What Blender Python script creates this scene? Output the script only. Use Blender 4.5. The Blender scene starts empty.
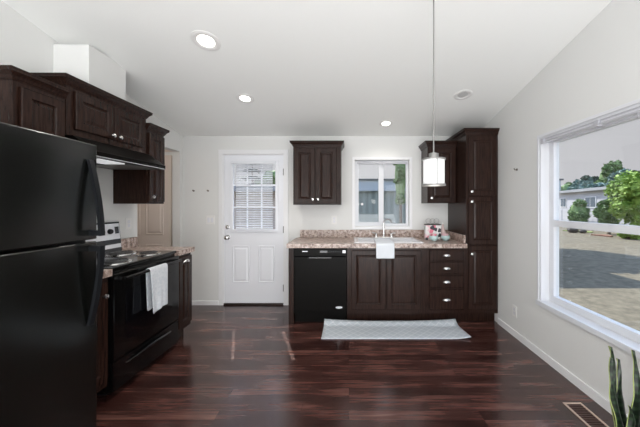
import bpy, bmesh, math, random
from mathutils import Vector, Matrix
random.seed(7)
PI = math.pi
SC = bpy.context.scene
COL = SC.collection

# ---------------------------------------------------------------- camera, world, sun, large lights
F_PX = 285.0
CAM_H = 1.353
cd = bpy.data.cameras.new('camera'); cam = bpy.data.objects.new('camera', cd); COL.objects.link(cam)
cam.location = (0, 0, CAM_H); cam.rotation_euler = (PI/2, 0, 0)
cd.sensor_width = 36; cd.lens = 36*F_PX/640
cd.shift_x = -29/640; cd.shift_y = -8.5/640
cd.clip_start = 0.05; cd.clip_end = 300
SC.camera = cam
SC.view_settings.view_transform = 'Standard'; SC.view_settings.look = 'None'
SC.view_settings.gamma = 1; SC.view_settings.use_curve_mapping = False
SC.view_settings.exposure = 0.07

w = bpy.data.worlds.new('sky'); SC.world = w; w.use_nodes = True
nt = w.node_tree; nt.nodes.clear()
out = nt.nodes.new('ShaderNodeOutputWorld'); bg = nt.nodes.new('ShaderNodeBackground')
# hazy lilac-grey towards the horizon, blue overhead
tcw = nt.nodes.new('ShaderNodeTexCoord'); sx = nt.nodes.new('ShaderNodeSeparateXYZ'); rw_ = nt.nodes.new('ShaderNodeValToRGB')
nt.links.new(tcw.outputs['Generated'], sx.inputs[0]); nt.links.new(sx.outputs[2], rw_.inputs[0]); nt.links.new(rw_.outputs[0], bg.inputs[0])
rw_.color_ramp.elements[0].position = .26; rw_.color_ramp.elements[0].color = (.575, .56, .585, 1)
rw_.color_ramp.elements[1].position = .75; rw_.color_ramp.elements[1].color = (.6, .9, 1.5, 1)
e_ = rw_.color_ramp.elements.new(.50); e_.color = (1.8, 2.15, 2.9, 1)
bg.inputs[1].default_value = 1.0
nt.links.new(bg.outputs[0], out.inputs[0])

def light(kind, name, loc, energy, color=(1,1,1), direction=None, **kw):
    l = bpy.data.lights.new(name, kind); l.energy = energy; l.color = color
    for k, v in kw.items(): setattr(l, k, v)
    o = bpy.data.objects.new(name, l); COL.objects.link(o); o.location = loc
    if direction is not None:
        o.rotation_euler = Vector(direction).to_track_quat('-Z', 'Y').to_euler()
    return o
light('SUN', 'sun', (0, 20, 30), 7.0, (1, .94, .86), (.36, -.93, -1.2), angle=0.006)
# fill lights added behind the camera
light('AREA', 'fill_rear', (-.3, -3.6, 1.00), 14, (.95, .975, 1), (0, 1, .05), shape='RECTANGLE', size=3.4, size_y=1.6)  # added frontal fill
light('AREA', 'fill_right', (1.55, -1.6, 1.1), 26, (.97, .98, 1), (-1, .3, .05), shape='RECTANGLE', size=1.8, size_y=1.9)  # added fill from the right
light('AREA', 'fill_left', (-2.15, -1.5, 1.2), 62, (.96, .98, 1), (1, .6, -.15), shape='RECTANGLE', size=1.6, size_y=1.5)  # added fill from the left to lift the right wall
light('AREA', 'fill_up', (.25, -1.5, .30), 212, (.97, .98, 1), (0, .45, 1), shape='RECTANGLE', size=3.4, size_y=3.4)  # added upward fill to brighten the ceiling

# ---------------------------------------------------------------- materials
def mat(name, color, rough=.5, metal=0, spec=.5, bump=None, vary=None, coat=0, emit=None, estr=0, stretch=(1,1,1), vscale=8):
    m = bpy.data.materials.new(name); m.use_nodes = True
    n = m.node_tree; b = n.nodes['Principled BSDF']
    b.inputs['Base Color'].default_value = (*color, 1)
    b.inputs['Roughness'].default_value = rough; b.inputs['Metallic'].default_value = metal
    b.inputs['Specular IOR Level'].default_value = spec
    b.inputs['Coat Weight'].default_value = coat; b.inputs['Coat Roughness'].default_value = .12
    if emit: b.inputs['Emission Color'].default_value = (*emit, 1); b.inputs['Emission Strength'].default_value = estr
    tc = n.nodes.new('ShaderNodeTexCoord'); mp = n.nodes.new('ShaderNodeMapping')
    mp.inputs['Scale'].default_value = stretch
    n.links.new(tc.outputs['Object'], mp.inputs[0])
    if vary:
        nz = n.nodes.new('ShaderNodeTexNoise'); nz.inputs['Scale'].default_value = vscale; nz.inputs['Detail'].default_value = 6
        n.links.new(mp.outputs[0], nz.inputs['Vector'])
        r = n.nodes.new('ShaderNodeValToRGB'); r.color_ramp.elements[0].position = .32; r.color_ramp.elements[1].position = .68
        r.color_ramp.elements[0].color = (*color, 1); r.color_ramp.elements[1].color = (*vary, 1)
        n.links.new(nz.outputs[0], r.inputs[0]); n.links.new(r.outputs[0], b.inputs['Base Color'])
    if bump:
        nz2 = n.nodes.new('ShaderNodeTexNoise'); nz2.inputs['Scale'].default_value = bump[0]; nz2.inputs['Detail'].default_value = 3
        n.links.new(mp.outputs[0], nz2.inputs['Vector'])
        bp = n.nodes.new('ShaderNodeBump'); bp.inputs['Strength'].default_value = bump[1]; bp.inputs['Distance'].default_value = .01
        n.links.new(nz2.outputs[0], bp.inputs['Height']); n.links.new(bp.outputs[0], b.inputs['Normal'])
    return m

M = {}
M['wall'] = mat('wall_paint', (.755, .755, .74), .75, bump=(90, .05))
M['ceiling'] = mat('ceiling_paint', (.925, .93, .905), .8, bump=(60, .06))
M['hall'] = mat('hall_paint', (.70, .62, .55), .75)
M['trim'] = mat('white_trim', (.84, .84, .85), .35)
M['vinyl'] = mat('white_vinyl', (.74, .75, .78), .3)
M['doorwhite'] = mat('door_white', (.84, .85, .89), .35)
M['wood'] = mat('espresso_wood', (.013, .0058, .0042), .27, vary=(.033, .0155, .0108), stretch=(14, 14, 1.2), vscale=6, bump=(30, .02), spec=.2)
M['woodh'] = mat('espresso_wood_inside', (.018, .010, .008), .5)
M['black'] = mat('black_enamel', (.0035, .0035, .0035), .14, spec=.5)
M['blackdw'] = mat('black_dishwasher', (.005, .0045, .004), .3, spec=.07)
M['fridge'] = mat('black_fridge_steel', (.0035, .004, .0035), .20, spec=.5, bump=(160, .01))
M['fridge'].node_tree.nodes['Principled BSDF'].inputs['IOR'].default_value = 1.6
M['rubber'] = mat('black_plastic', (.008, .009, .011), .35, spec=.25)
M['glassblk'] = mat('black_oven_glass', (.003, .003, .004), .06)
M['chrome'] = mat('brushed_nickel', (.72, .71, .70), .22, metal=1)
M['pewter'] = mat('satin_nickel', (.26, .255, .245), .4, metal=.4)
M['silver'] = mat('silver_plastic', (.72, .73, .76), .3, metal=.2)
M['coil'] = mat('burner_coil', (.03, .03, .032), .45)
M['sink'] = mat('white_sink_enamel', (.86, .86, .88), .2)
M['white'] = mat('white_plastic', (.82, .81, .79), .4)
M['brass'] = mat('aged_hook_metal', (.16, .13, .11), .35, metal=.8)
M['ventf'] = mat('tan_vent_metal', (.52, .41, .34), .45)
M['ventd'] = mat('dark_vent_louvre', (.07, .035, .028), .5)
M['towel'] = mat('terry_towel', (.74, .76, .79), .95, vary=(.60, .64, .69), vscale=45, bump=(140, .8))
M['towel2'] = mat('cotton_towel', (.76, .79, .83), .95, bump=(120, .35))
M['headrail'] = mat('headrail_grey', (.50, .50, .54), .35)
M['clear'] = mat('headrail_white', (.80, .80, .84), .25)
M['mint'] = mat('mint_ceramic', (.50, .66, .66), .3)
M['pink'] = mat('pink_petals', (.80, .28, .36), .6)
M['palepink'] = mat('pale_pink_petals', (.86, .58, .62), .6)
M['wire'] = mat('grey_wire', (.35, .35, .34), .4, metal=.6)
M['soil'] = mat('potting_soil', (.03, .02, .014), .9)
M['pot'] = mat('grey_ceramic_pot', (.45, .44, .42), .5)
M['bark'] = mat('tree_bark', (.10, .07, .05), .9)
M['blindslat'] = mat('blind_slat', (.80, .82, .86), .4)

def nodes(name):
    m = bpy.data.materials.new(name); m.use_nodes = True
    return m, m.node_tree.nodes, m.node_tree.links, m.node_tree.nodes['Principled BSDF']

# thin pane glass
m = bpy.data.materials.new('window_glass'); m.use_nodes = True; n = m.node_tree; n.nodes.clear()
o_ = n.nodes.new('ShaderNodeOutputMaterial'); mx = n.nodes.new('ShaderNodeMixShader')
tr = n.nodes.new('ShaderNodeBsdfTransparent'); gl = n.nodes.new('ShaderNodeBsdfGlossy'); lw_ = n.nodes.new('ShaderNodeLayerWeight'); pw_ = n.nodes.new('ShaderNodeMath'); pw_.operation = 'POWER'; pw_.inputs[1].default_value = 4; fr = n.nodes.new('ShaderNodeMath'); fr.operation = 'MULTIPLY_ADD'; fr.inputs[1].default_value = .4; fr.inputs[2].default_value = .025
n.links.new(lw_.outputs['Facing'], pw_.inputs[0]); n.links.new(pw_.outputs[0], fr.inputs[0]); gl.inputs['Roughness'].default_value = .02; tr.inputs[0].default_value = (.97, .985, .985, 1)
n.links.new(fr.outputs[0], mx.inputs[0]); n.links.new(tr.outputs[0], mx.inputs[1]); n.links.new(gl.outputs[0], mx.inputs[2]); n.links.new(mx.outputs[0], o_.inputs[0])
M['glass'] = m

# plank floor: short multi-strip laminate running left to right
m, N, L, b = nodes('plank_floor')
tc = N.new('ShaderNodeTexCoord'); br = N.new('ShaderNodeTexBrick')
br.offset = .37; br.offset_frequency = 3
for k, v in dict(Scale=1, **{'Mortar Size': .0012, 'Mortar Smooth': .1, 'Bias': 0, 'Brick Width': .85, 'Row Height': .078}).items(): br.inputs[k].default_value = v
br.inputs['Color1'].default_value = (.25, .25, .25, 1); br.inputs['Color2'].default_value = (.75, .75, .75, 1); br.inputs['Mortar'].default_value = (0, 0, 0, 1)
L.new(tc.outputs['Object'], br.inputs['Vector'])
mp = N.new('ShaderNodeMapping'); mp.inputs['Scale'].default_value = (1.5, 34, 1); L.new(tc.outputs['Object'], mp.inputs[0])
nz = N.new('ShaderNodeTexNoise'); nz.inputs['Scale'].default_value = 1.6; nz.inputs['Detail'].default_value = 7; nz.inputs['Roughness'].default_value = .65
nz.inputs['Distortion'].default_value = .6
L.new(mp.outputs[0], nz.inputs['Vector'])
mp2 = N.new('ShaderNodeMapping'); mp2.inputs['Scale'].default_value = (1.3, 5, 1); L.new(tc.outputs['Object'], mp2.inputs[0])
nz2 = N.new('ShaderNodeTexNoise'); nz2.inputs['Scale'].default_value = 1.7; nz2.inputs['Detail'].default_value = 3; L.new(mp2.outputs[0], nz2.inputs['Vector'])
a1 = N.new('ShaderNodeMath'); a1.operation = 'MULTIPLY_ADD'; a1.inputs[1].default_value = .33
sep = N.new('ShaderNodeSeparateColor'); L.new(br.outputs[0], sep.inputs[0]); L.new(sep.outputs[0], a1.inputs[0])
a2 = N.new('ShaderNodeMath'); a2.operation = 'MULTIPLY_ADD'; a2.inputs[1].default_value = .46; L.new(nz.outputs[0], a2.inputs[0])
a3 = N.new('ShaderNodeMath'); a3.operation = 'MULTIPLY'; a3.inputs[1].default_value = .40; L.new(nz2.outputs[0], a3.inputs[0])
L.new(a3.outputs[0], a2.inputs[2]); L.new(a2.outputs[0], a1.inputs[2])
rp = N.new('ShaderNodeValToRGB'); L.new(a1.outputs[0], rp.inputs[0])
e = rp.color_ramp.elements; e[0].position = .44; e[0].color = (.014, .0055, .005, 1); e[1].position = .80; e[1].color = (.20, .097, .073, 1)
x = e.new(.58); x.color = (.050, .0180, .0145, 1); x = e.new(.68); x.color = (.104, .045, .036, 1)
L.new(rp.outputs[0], b.inputs['Base Color'])
b.inputs['Roughness'].default_value = .27; b.inputs['Specular IOR Level'].default_value = .5; b.inputs['IOR'].default_value = 1.72
rr = N.new('ShaderNodeMapRange'); rr.inputs[3].default_value = .15; rr.inputs[4].default_value = .25; L.new(nz.outputs[0], rr.inputs[0]); L.new(rr.outputs[0], b.inputs['Roughness'])
bp = N.new('ShaderNodeBump'); bp.inputs['Strength'].default_value = .22; bp.inputs['Distance'].default_value = .002; L.new(nz.outputs[0], bp.inputs['Height']); L.new(bp.outputs[0], b.inputs['Normal'])
M['floor'] = m

# mottled pink-brown laminate counter
m, N, L, b = nodes('granite_laminate')
tc = N.new('ShaderNodeTexCoord'); vo = N.new('ShaderNodeTexVoronoi'); vo.inputs['Scale'].default_value = 55
nz = N.new('ShaderNodeTexNoise'); nz.inputs['Scale'].default_value = 30; nz.inputs['Detail'].default_value = 8; nz.inputs['Roughness'].default_value = .7
L.new(tc.outputs['Object'], vo.inputs['Vector']); L.new(tc.outputs['Object'], nz.inputs['Vector'])
rp = N.new('ShaderNodeValToRGB'); e = rp.color_ramp.elements
e[0].position = .36; e[0].color = (.09, .06, .05, 1); e[1].position = .64; e[1].color = (.68, .60, .55, 1)
x = e.new(.45); x.color = (.29, .20, .165, 1); x = e.new(.53); x.color = (.48, .375, .325, 1)
L.new(nz.outputs[0], rp.inputs[0]); mxc = N.new('ShaderNodeMix'); mxc.data_type = 'RGBA'; mxc.blend_type = 'OVERLAY'; mxc.inputs[0].default_value = .3
L.new(rp.outputs[0], mxc.inputs[6]); L.new(vo.outputs['Color'], mxc.inputs[7])
hs = N.new('ShaderNodeMix'); hs.data_type = 'RGBA'; hs.inputs[0].default_value = .5
L.new(rp.outputs[0], hs.inputs[6]); L.new(mxc.outputs[2], hs.inputs[7]); L.new(rp.outputs[0], b.inputs['Base Color'])
b.inputs['Roughness'].default_value = .28
M['counter'] = m

# kitchen mat with pale lattice
m, N, L, b = nodes('mat_lattice')
tc = N.new('ShaderNodeTexCoord'); mp = N.new('ShaderNodeMapping'); mp.inputs['Rotation'].default_value = (0, 0, PI/4); mp.inputs['Scale'].default_value = (1, 1, 0)
L.new(tc.outputs['Object'], mp.inputs[0]); br = N.new('ShaderNodeTexBrick'); br.offset = 0
for k, v in dict(Scale=1, **{'Mortar Size': .006, 'Mortar Smooth': .3, 'Brick Width': .065, 'Row Height': .065}).items(): br.inputs[k].default_value = v
br.inputs['Color1'].default_value = (.50, .545, .58, 1); br.inputs['Color2'].default_value = (.52, .56, .60, 1); br.inputs['Mortar'].default_value = (.62, .65, .68, 1)
L.new(mp.outputs[0], br.inputs['Vector']); L.new(br.outputs[0], b.inputs['Base Color']); b.inputs['Roughness'].default_value = .8
M['mat'] = m

# translucent lamp shade fabric/glass, lit
M['shade'] = mat('white_lamp_glass', (.9, .9, .9), .35, emit=(1, .98, .96), estr=.10)
M['lens'] = mat('lit_lamp_lens', (.9, .9, .9), .4, emit=(1, .95, .88), estr=6)
M['lensoff'] = mat('unlit_lamp_lens', (.66, .66, .65), .35)
M['hoodlens'] = mat('hood_light_lens', (.9, .9, .9), .4, emit=(.95, .97, 1), estr=.45)

# outdoors
M['asphalt'] = mat('gravelled_pavement', (.105, .088, .058), .9, vary=(.19, .162, .11), vscale=6, bump=(40, .4))
M['grass'] = mat('grass', (.13, .20, .05), .9, vary=(.24, .30, .09), vscale=3)
M['mulch'] = mat('red_mulch', (.22, .10, .07), .9, vary=(.30, .17, .12), vscale=3)
M['siding'] = mat('white_siding', (.50, .50, .53), .7)
M['roof'] = mat('pale_roof', (.34, .35, .37), .6)
M['winout'] = mat('dark_window_glass', (.10, .13, .16), .15)
M['shedband'] = mat('blue_grey_fascia', (.36, .42, .48), .5)
M['shedroof'] = mat('dark_shed_roof', (.08, .09, .10), .6)
M['tan'] = mat('tan_brick', (.60, .53, .48), .8, vary=(.42, .36, .32), vscale=4, stretch=(1, 1, 3))
M['rock'] = mat('dark_rock', (.07, .065, .06), .9)
def foliage(name, a, b_): return mat(name, a, .7, vary=b_, vscale=2.5)
M['lightgreen'] = foliage('bright_foliage', (.12, .23, .03), (.34, .48, .10))
M['midgreen'] = foliage('mid_foliage', (.08, .155, .05), (.20, .30, .11))
M['darkgreen'] = foliage('dark_conifer', (.025, .055, .035), (.06, .11, .075))
M['bluegreen'] = foliage('blue_conifer', (.09, .16, .14), (.20, .30, .26))

# corrugated shed wall
m, N, L, b = nodes('ribbed_metal')
tc = N.new('ShaderNodeTexCoord'); wv = N.new('ShaderNodeTexWave'); wv.bands_direction = 'X'; wv.inputs['Scale'].default_value = 1.6
L.new(tc.outputs['Object'], wv.inputs['Vector']); rp = N.new('ShaderNodeValToRGB'); L.new(wv.outputs[0], rp.inputs[0])
rp.color_ramp.elements[0].color = (.13, .17, .165, 1); rp.color_ramp.elements[1].color = (.19, .24, .235, 1)
L.new(rp.outputs[0], b.inputs['Base Color']); b.inputs['Roughness'].default_value = .5
M['ribbed'] = m

# snake-plant leaf banding
m, N, L, b = nodes('snake_leaf')
tc = N.new('ShaderNodeTexCoord'); wv = N.new('ShaderNodeTexWave'); wv.bands_direction = 'Z'; wv.inputs['Scale'].default_value = 9; wv.inputs['Distortion'].default_value = 5; wv.inputs['Detail'].default_value = 3
L.new(tc.outputs['Object'], wv.inputs['Vector']); rp = N.new('ShaderNodeValToRGB'); L.new(wv.outputs[0], rp.inputs[0])
rp.color_ramp.elements[0].position = .35; rp.color_ramp.elements[0].color = (.003, .008, .004, 1); rp.color_ramp.elements[1].position = 1; rp.color_ramp.elements[1].color = (.024, .045, .022, 1)
L.new(rp.outputs[0], b.inputs['Base Color']); b.inputs['Roughness'].default_value = .35
M['leaf'] = m
M['leafedge'] = mat('leaf_margin', (.36, .42, .15), .45)

# printed floral panel
m, N, L, b = nodes('floral_print')
tc = N.new('ShaderNodeTexCoord'); vo = N.new('ShaderNodeTexVoronoi'); vo.inputs['Scale'].default_value = 24; L.new(tc.outputs['Object'], vo.inputs['Vector'])
sp = N.new('ShaderNodeSeparateColor'); L.new(vo.outputs['Color'], sp.inputs[0]); rp = N.new('ShaderNodeValToRGB'); rp.color_ramp.interpolation = 'CONSTANT'
L.new(sp.outputs[0], rp.inputs[0]); e = rp.color_ramp.elements; e[0].color = (.75, .73, .72, 1); e[1].position = .85; e[1].color = (.04, .04, .05, 1)
x = e.new(.38); x.color = (.75, .20, .28, 1); x = e.new(.55); x.color = (.80, .55, .58, 1); x = e.new(.7); x.color = (.42, .52, .50, 1)
L.new(rp.outputs[0], b.inputs['Base Color'])
M['floral'] = m

# ---------------------------------------------------------------- geometry helpers
class MB:
    """collects shapes into one mesh; several material slots allowed"""
    def __init__(s): s.bm = bmesh.new(); s.mi = 0
    def face(s, vs):
        try:
            f = s.bm.faces.new(vs); f.material_index = s.mi; return f
        except ValueError: return None
    def box(s, x0, x1, y0, y1, z0, z1, bev=0):
        bm2 = bmesh.new()
        vs = [bm2.verts.new((x, y, z)) for x in (x0, x1) for y in (y0, y1) for z in (z0, z1)]
        for q in ((0,1,3,2),(4,6,7,5),(0,4,5,1),(2,3,7,6),(0,2,6,4),(1,5,7,3)): bm2.faces.new([vs[i] for i in q])
        if bev > 0: bmesh.ops.bevel(bm2, geom=bm2.edges[:], offset=bev, segments=2, profile=.7, affect='EDGES')
        s.merge(bm2); return s
    def merge(s, bm2, mtx=None):
        if mtx is not None: bm2.transform(mtx)
        mp = {v: s.bm.verts.new(v.co) for v in bm2.verts}
        for f in bm2.faces: s.face([mp[v] for v in f.verts])
        bm2.free()
    def prism(s, pts, axis, a0, a1):
        """pts polygon in the plane across axis ('x': (y,z); 'y': (x,z); 'z': (x,y))"""
        def P(p, a): return {'x': (a, p[0], p[1]), 'y': (p[0], a, p[1]), 'z': (p[0], p[1], a)}[axis]
        A = [s.bm.verts.new(P(p, a0)) for p in pts]; B = [s.bm.verts.new(P(p, a1)) for p in pts]
        s.face(A[::-1]); s.face(B); k = len(pts)
        for i in range(k): s.face([A[i], A[(i+1) % k], B[(i+1) % k], B[i]])
        return s
    def lathe(s, prof, c=(0,0,0), seg=24, axis='z'):
        rings = []
        for r, z in prof:
            ring = []
            for i in range(seg):
                a = 2*PI*i/seg; p = (r*math.cos(a), r*math.sin(a), z)
                if axis == 'y': p = (p[0], p[2], p[1])
                if axis == 'x': p = (p[2], p[0], p[1])
                ring.append(s.bm.verts.new((c[0]+p[0], c[1]+p[1], c[2]+p[2])))
            rings.append(ring)
        for a, b in zip(rings, rings[1:]):
            for i in range(seg): s.face([a[i], a[(i+1) % seg], b[(i+1) % seg], b[i]])
        if prof[0][0] > 1e-5: s.face(rings[0][::-1])
        if prof[-1][0] > 1e-5: s.face(rings[-1])
        return s
    def tube(s, pts, r, seg=10, closed=False):
        pts = [Vector(p) for p in pts]; rings = []; k = len(pts)
        up = None
        for i, p in enumerate(pts):
            if closed: t = (pts[(i+1) % k]-pts[i-1]).normalized()
            else: t = (pts[min(i+1, k-1)]-pts[max(i-1, 0)]).normalized()
            if up is None: up = Vector((0,0,1)) if abs(t.z) < .9 else Vector((1,0,0))
            u = t.cross(up).normalized(); v = u.cross(t).normalized(); up = v
            rr = r[i] if isinstance(r, (list, tuple)) else r
            rings.append([s.bm.verts.new(p+rr*(math.cos(2*PI*j/seg)*u+math.sin(2*PI*j/seg)*v)) for j in range(seg)])
        pr = list(zip(rings, rings[1:]))
        if closed: pr.append((rings[-1], rings[0]))
        for a, b in pr:
            for j in range(seg): s.face([a[j], a[(j+1) % seg], b[(j+1) % seg], b[j]])
        if not closed: s.face(rings[0][::-1]); s.face(rings[-1])
        return s
    def blob(s, c, r, sub=2, noise=0):
        b2 = bmesh.new(); bmesh.ops.create_icosphere(b2, subdivisions=sub, radius=1)
        for v in b2.verts:
            k = 1+random.uniform(-noise, noise); v.co = Vector((c[0]+v.co.x*r[0]*k, c[1]+v.co.y*r[1]*k, c[2]+v.co.z*r[2]*k))
        s.merge(b2); return s
    def rings(s, x0, x1, z0, z1, prof):
        """front panel facing -y: prof = [(inset, y)], concentric rectangles then a cap"""
        rs = []
        for ins, y in prof:
            rs.append([s.bm.verts.new(p) for p in ((x0+ins, y, z0+ins), (x1-ins, y, z0+ins), (x1-ins, y, z1-ins), (x0+ins, y, z1-ins))])
        s.face(rs[0][::-1])
        for a, b in zip(rs, rs[1:]):
            for i in range(4): s.face([a[i], a[(i+1) % 4], b[(i+1) % 4], b[i]])
        s.face(rs[-1]); return s
    def sweep(s, path, prof):
        """path [(x,y)] open, outward = right-hand side of travel; prof closed [(out, z)]"""
        P = [Vector(p) for p in path]; nn = []
        for i in range(len(P)-1):
            d = (P[i+1]-P[i]).normalized(); nn.append(Vector((d.y, -d.x)))
        cols = []
        for i, p in enumerate(P):
            if i == 0: mvec = nn[0]
            elif i == len(P)-1: mvec = nn[-1]
            else:
                mvec = (nn[i-1]+nn[i]); mvec = mvec/(mvec.dot(nn[i]))
            cols.append([s.bm.verts.new((p.x+mvec.x*o, p.y+mvec.y*o, z)) for o, z in prof])
        k = len(prof)
        for a, b in zip(cols, cols[1:]):
            for i in range(k): s.face([a[i], a[(i+1) % k], b[(i+1) % k], b[i]])
        s.face(cols[0][::-1]); s.face(cols[-1]); return s
    def build(s, name, mats, parent=None, smooth=False, label=None):
        bmesh.ops.recalc_face_normals(s.bm, faces=s.bm.faces[:])
        me = bpy.data.meshes.new(name); s.bm.to_mesh(me); s.bm.free()
        for mm in (mats if isinstance(mats, (list, tuple)) else [mats]): me.materials.append(mm)
        if smooth:
            for p in me.polygons: p.use_smooth = True
            try: me.set_sharp_from_angle(angle=math.radians(38))
            except Exception: pass
        o = bpy.data.objects.new(name, me); COL.objects.link(o)
        if parent is not None: o.parent = parent
        if label: o['label'] = label
        return o

def tag(o, label, cat, group=None, kind=None):
    o['label'] = label; o['category'] = cat
    if group: o['group'] = group
    if kind: o['kind'] = kind
    return o
def thing(name, label, cat, loc=(0,0,0), rz=0, group=None):
    o = bpy.data.objects.new(name, None); COL.objects.link(o); o.empty_display_size = .1
    o.location = loc; o.rotation_euler = (0, 0, rz)
    return tag(o, label, cat, group)
def struct(o, label=None, cat=None):
    o['kind'] = 'structure'
    if label: o['label'] = label
    if cat: o['category'] = cat
    return o
def copy_tree(o, parent=None):
    c = o.copy(); COL.objects.link(c)
    if parent is not None: c.parent = parent
    for ch in list(o.children): copy_tree(ch, c)
    return c

# ---------------------------------------------------------------- the room
YB = 3.856; XR = 1.705; XL = -2.25; YF = -3.85; EAVE = 2.287; SL = .195; HX = -3.35
def zc(y): return EAVE+SL*(YB-abs(y))
struct(MB().box(HX-.1, XR+.15, YF-.12, YB+.12, -.08, 0).build('floor', M['floor']), 'dark red-brown plank laminate floor', 'floor')
c = MB()
c.prism([(YB+.35, EAVE-SL*.35), (0, zc(0)), (YF-.35, EAVE-SL*.35), (YF-.35, EAVE-SL*.35+.12), (0, zc(0)+.12), (YB+.35, EAVE-SL*.35+.12)], 'x', HX-.1, XR+.15)
struct(c.build('ceiling', M['ceiling']), 'off-white sloping ceiling rising towards the room', 'ceiling')
# back wall
DX0, DX1, DZ = -1.705, -.875, 2.045      # door opening
WX0, WX1, WZ0, WZ1 = .080, .815, 1.065, 1.963   # sink window opening
bw = MB()
for x0, x1, z0, z1 in ((HX, DX0, 0, EAVE), (DX0, DX1, DZ, EAVE), (DX1, WX0, 0, EAVE), (WX0, WX1, 0, WZ0), (WX0, WX1, WZ1, EAVE), (WX1, XR, 0, EAVE)):
    bw.box(x0, x1, YB, YB+.12, z0, z1)
struct(bw.build('wall_back', M['wall']), 'off-white back wall with the entry door and sink window', 'wall')
# right wall with the wide picture window
RY0, RY1, RZ0, RZ1 = .72, 2.555, .485, 1.955
rw = MB()
def gable(mb, y0, y1, z0, x0, x1):
    pts = [(y0, z0), (y1, z0), (y1, zc(y1)+.01)]
    if y0 < 0 < y1: pts.append((0, zc(0)+.01))
    pts.append((y0, zc(y0)+.01)); mb.prism(pts, 'x', x0, x1)
gable(rw, YF, RY0, 0, XR, XR+.13); gable(rw, RY1, YB+.12, 0, XR, XR+.13); gable(rw, RY0, RY1, RZ1, XR, XR+.13)
rw.box(XR, XR+.13, RY0, RY1, 0, RZ0)
struct(rw.build('wall_right', M['wall']), 'off-white right wall around the picture window', 'wall')
# left wall, with the opening to the hall
lw = MB()
OY0, OY1, OZ = 3.03, 3.79, 2.065
gable(lw, YF, OY0, 0, XL-.1, XL); gable(lw, OY0, OY1, OZ, XL-.1, XL); gable(lw, OY1, YB, 0, XL-.1, XL)
struct(lw.build('wall_left', M['wall']), 'off-white left wall behind the range with the hall opening', 'wall')
struct(MB().box(HX-.1, XR+.15, YF-.12, YF, 0, EAVE).build('wall_front', M['wall']), 'off-white far wall behind the viewer', 'wall')
hw = MB(); gable(hw, 2.3, YB, 0, HX-.1, HX); hw.prism([(HX, 0), (XL-.1, 0), (XL-.1, zc(2.3)), (HX, zc(2.3))], 'y', 2.2, 2.3)
struct(hw.build('wall_hall', M['hall']), 'beige wall of the side hall', 'wall')
struct(MB().box(-2.285, -1.98, 2.17, 2.53, 2.25, zc(2.17)-.04).build('trim_1', M['wall']), 'white boxed-in duct above the range cabinet', 'duct box')
# baseboards
struct(MB().box(XR-.012, XR, YF, 3.25, 0, .068, .003).build('baseboard_right', M['trim']), 'white baseboard along the right wall', 'baseboard')
struct(MB().box(XL, -1.765, YB-.011, YB, 0, .06, .003).box(-.815, -.70, YB-.011, YB, 0, .06, .003).build('baseboard_back', M['trim']), 'white baseboard beside the entry door', 'baseboard')

# ---- panelled hall door in the recess
hd = thing('door_2', 'beige panelled closet door seen through the hall opening', 'door', (-3.14, YB-.003, 0)); hd['kind'] = 'structure'
M['halldoor'] = mat('hall_door_paint', (.72, .63, .57), .5)
d = MB(); d.box(0, .76, -.035, -.001, .01, 2.02)
for (a, b_, z0, z1) in ((.10, .345, 1.58, 1.90), (.10, .345, .95, 1.50), (.415, .66, 1.58, 1.90), (.415, .66, .95, 1.50), (.10, .345, .2, .83), (.415, .66, .2, .83)):
    d.rings(a, b_, z0, z1, [(0, -.035), (.0, -.037), (.012, -.044), (.028, -.037), (.05, -.045)])
d.build('door_panel', M['halldoor'], hd)
MB().box(.765, .83, -.02, -.001, 0, 2.07, .004).box(-.07, -.005, -.02, -.001, 0, 2.07, .004).box(-.07, .83, -.02, -.001, 2.07, 2.13, .004).build('door_casing', M['halldoor'], hd)

# ---------------------------------------------------------------- entry door
dr = thing('door_1', 'white half-light entry door with brass-free nickel knob on the back wall', 'door', (DX0, YB, 0)); dr['kind'] = 'structure'
dr['label'] = 'white half-glass entry door with blinds on the back wall'
W = DX1-DX0
# casing and jamb
cs = MB(); cs.box(-.055, .004, -.016, -.001, 0, DZ+.05, .004).box(W-.004, W+.055, -.016, -.001, 0, DZ+.05, .004).box(-.055, W+.055, -.018, -.001, DZ-.004, DZ+.055, .004)
cs.box(.001, .012, 0, .11, 0, DZ-.001).box(W-.012, W-.001, 0, .11, 0, DZ-.001).box(.012, W-.012, 0, .11, DZ-.012, DZ-.001)
cs.build('door_casing', M['trim'], dr)
MB().box(.012, W-.012, -.01, .115, .001, .022, .003).build('threshold', mat('bronze_threshold', (.05, .04, .035), .4, metal=.6), dr, label='dark metal threshold')
s0, s1 = .014, W-.014
y0, y1 = .012, .052
gx0, gx1, gz0, gz1 = .128, .712, 1.02, 1.925      # glass opening
sl = MB()
for (a, b_, z0, z1) in ((s0, gx0, .024, DZ-.014), (gx1, s1, .024, DZ-.014), (gx0, gx1, .024, gz0), (gx0, gx1, gz1, DZ-.014)): sl.box(a, b_, y0, y1, z0, z1)
for a, b_ in ((.125, .355), (.475, .70)):
    sl.rings(a, b_, .30, .80, [(0, y0), (.0, y0-.003), (.008, y0-.010), (.022, y0-.001), (.045, y0-.008)])
sl.build('door_slab', M['doorwhite'], dr)
lf = MB()
g = .034
for (a, b_, z0, z1) in ((gx0-g, gx0+.004, gz0-g, gz1+g), (gx1-.004, gx1+g, gz0-g, gz1+g), (gx0, gx1, gz0-g, gz0+.004), (gx0, gx1, gz1-.004, gz1+g)): lf.box(a, b_, y0-.014, y0+.002, z0, z1, .004)
for fx in (1/3, 2/3):
    xx = gx0+(gx1-gx0)*fx; lf.box(xx-.010, xx+.010, y0+.006, y0+.014, gz0, gz1)
for fz in (1/3, 2/3):
    zz = gz0+(gz1-gz0)*fz; lf.box(gx0, gx1, y0+.0061, y0+.0139, zz-.010, zz+.010)
lf.build('lite_frame', M['doorwhite'], dr)
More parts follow.
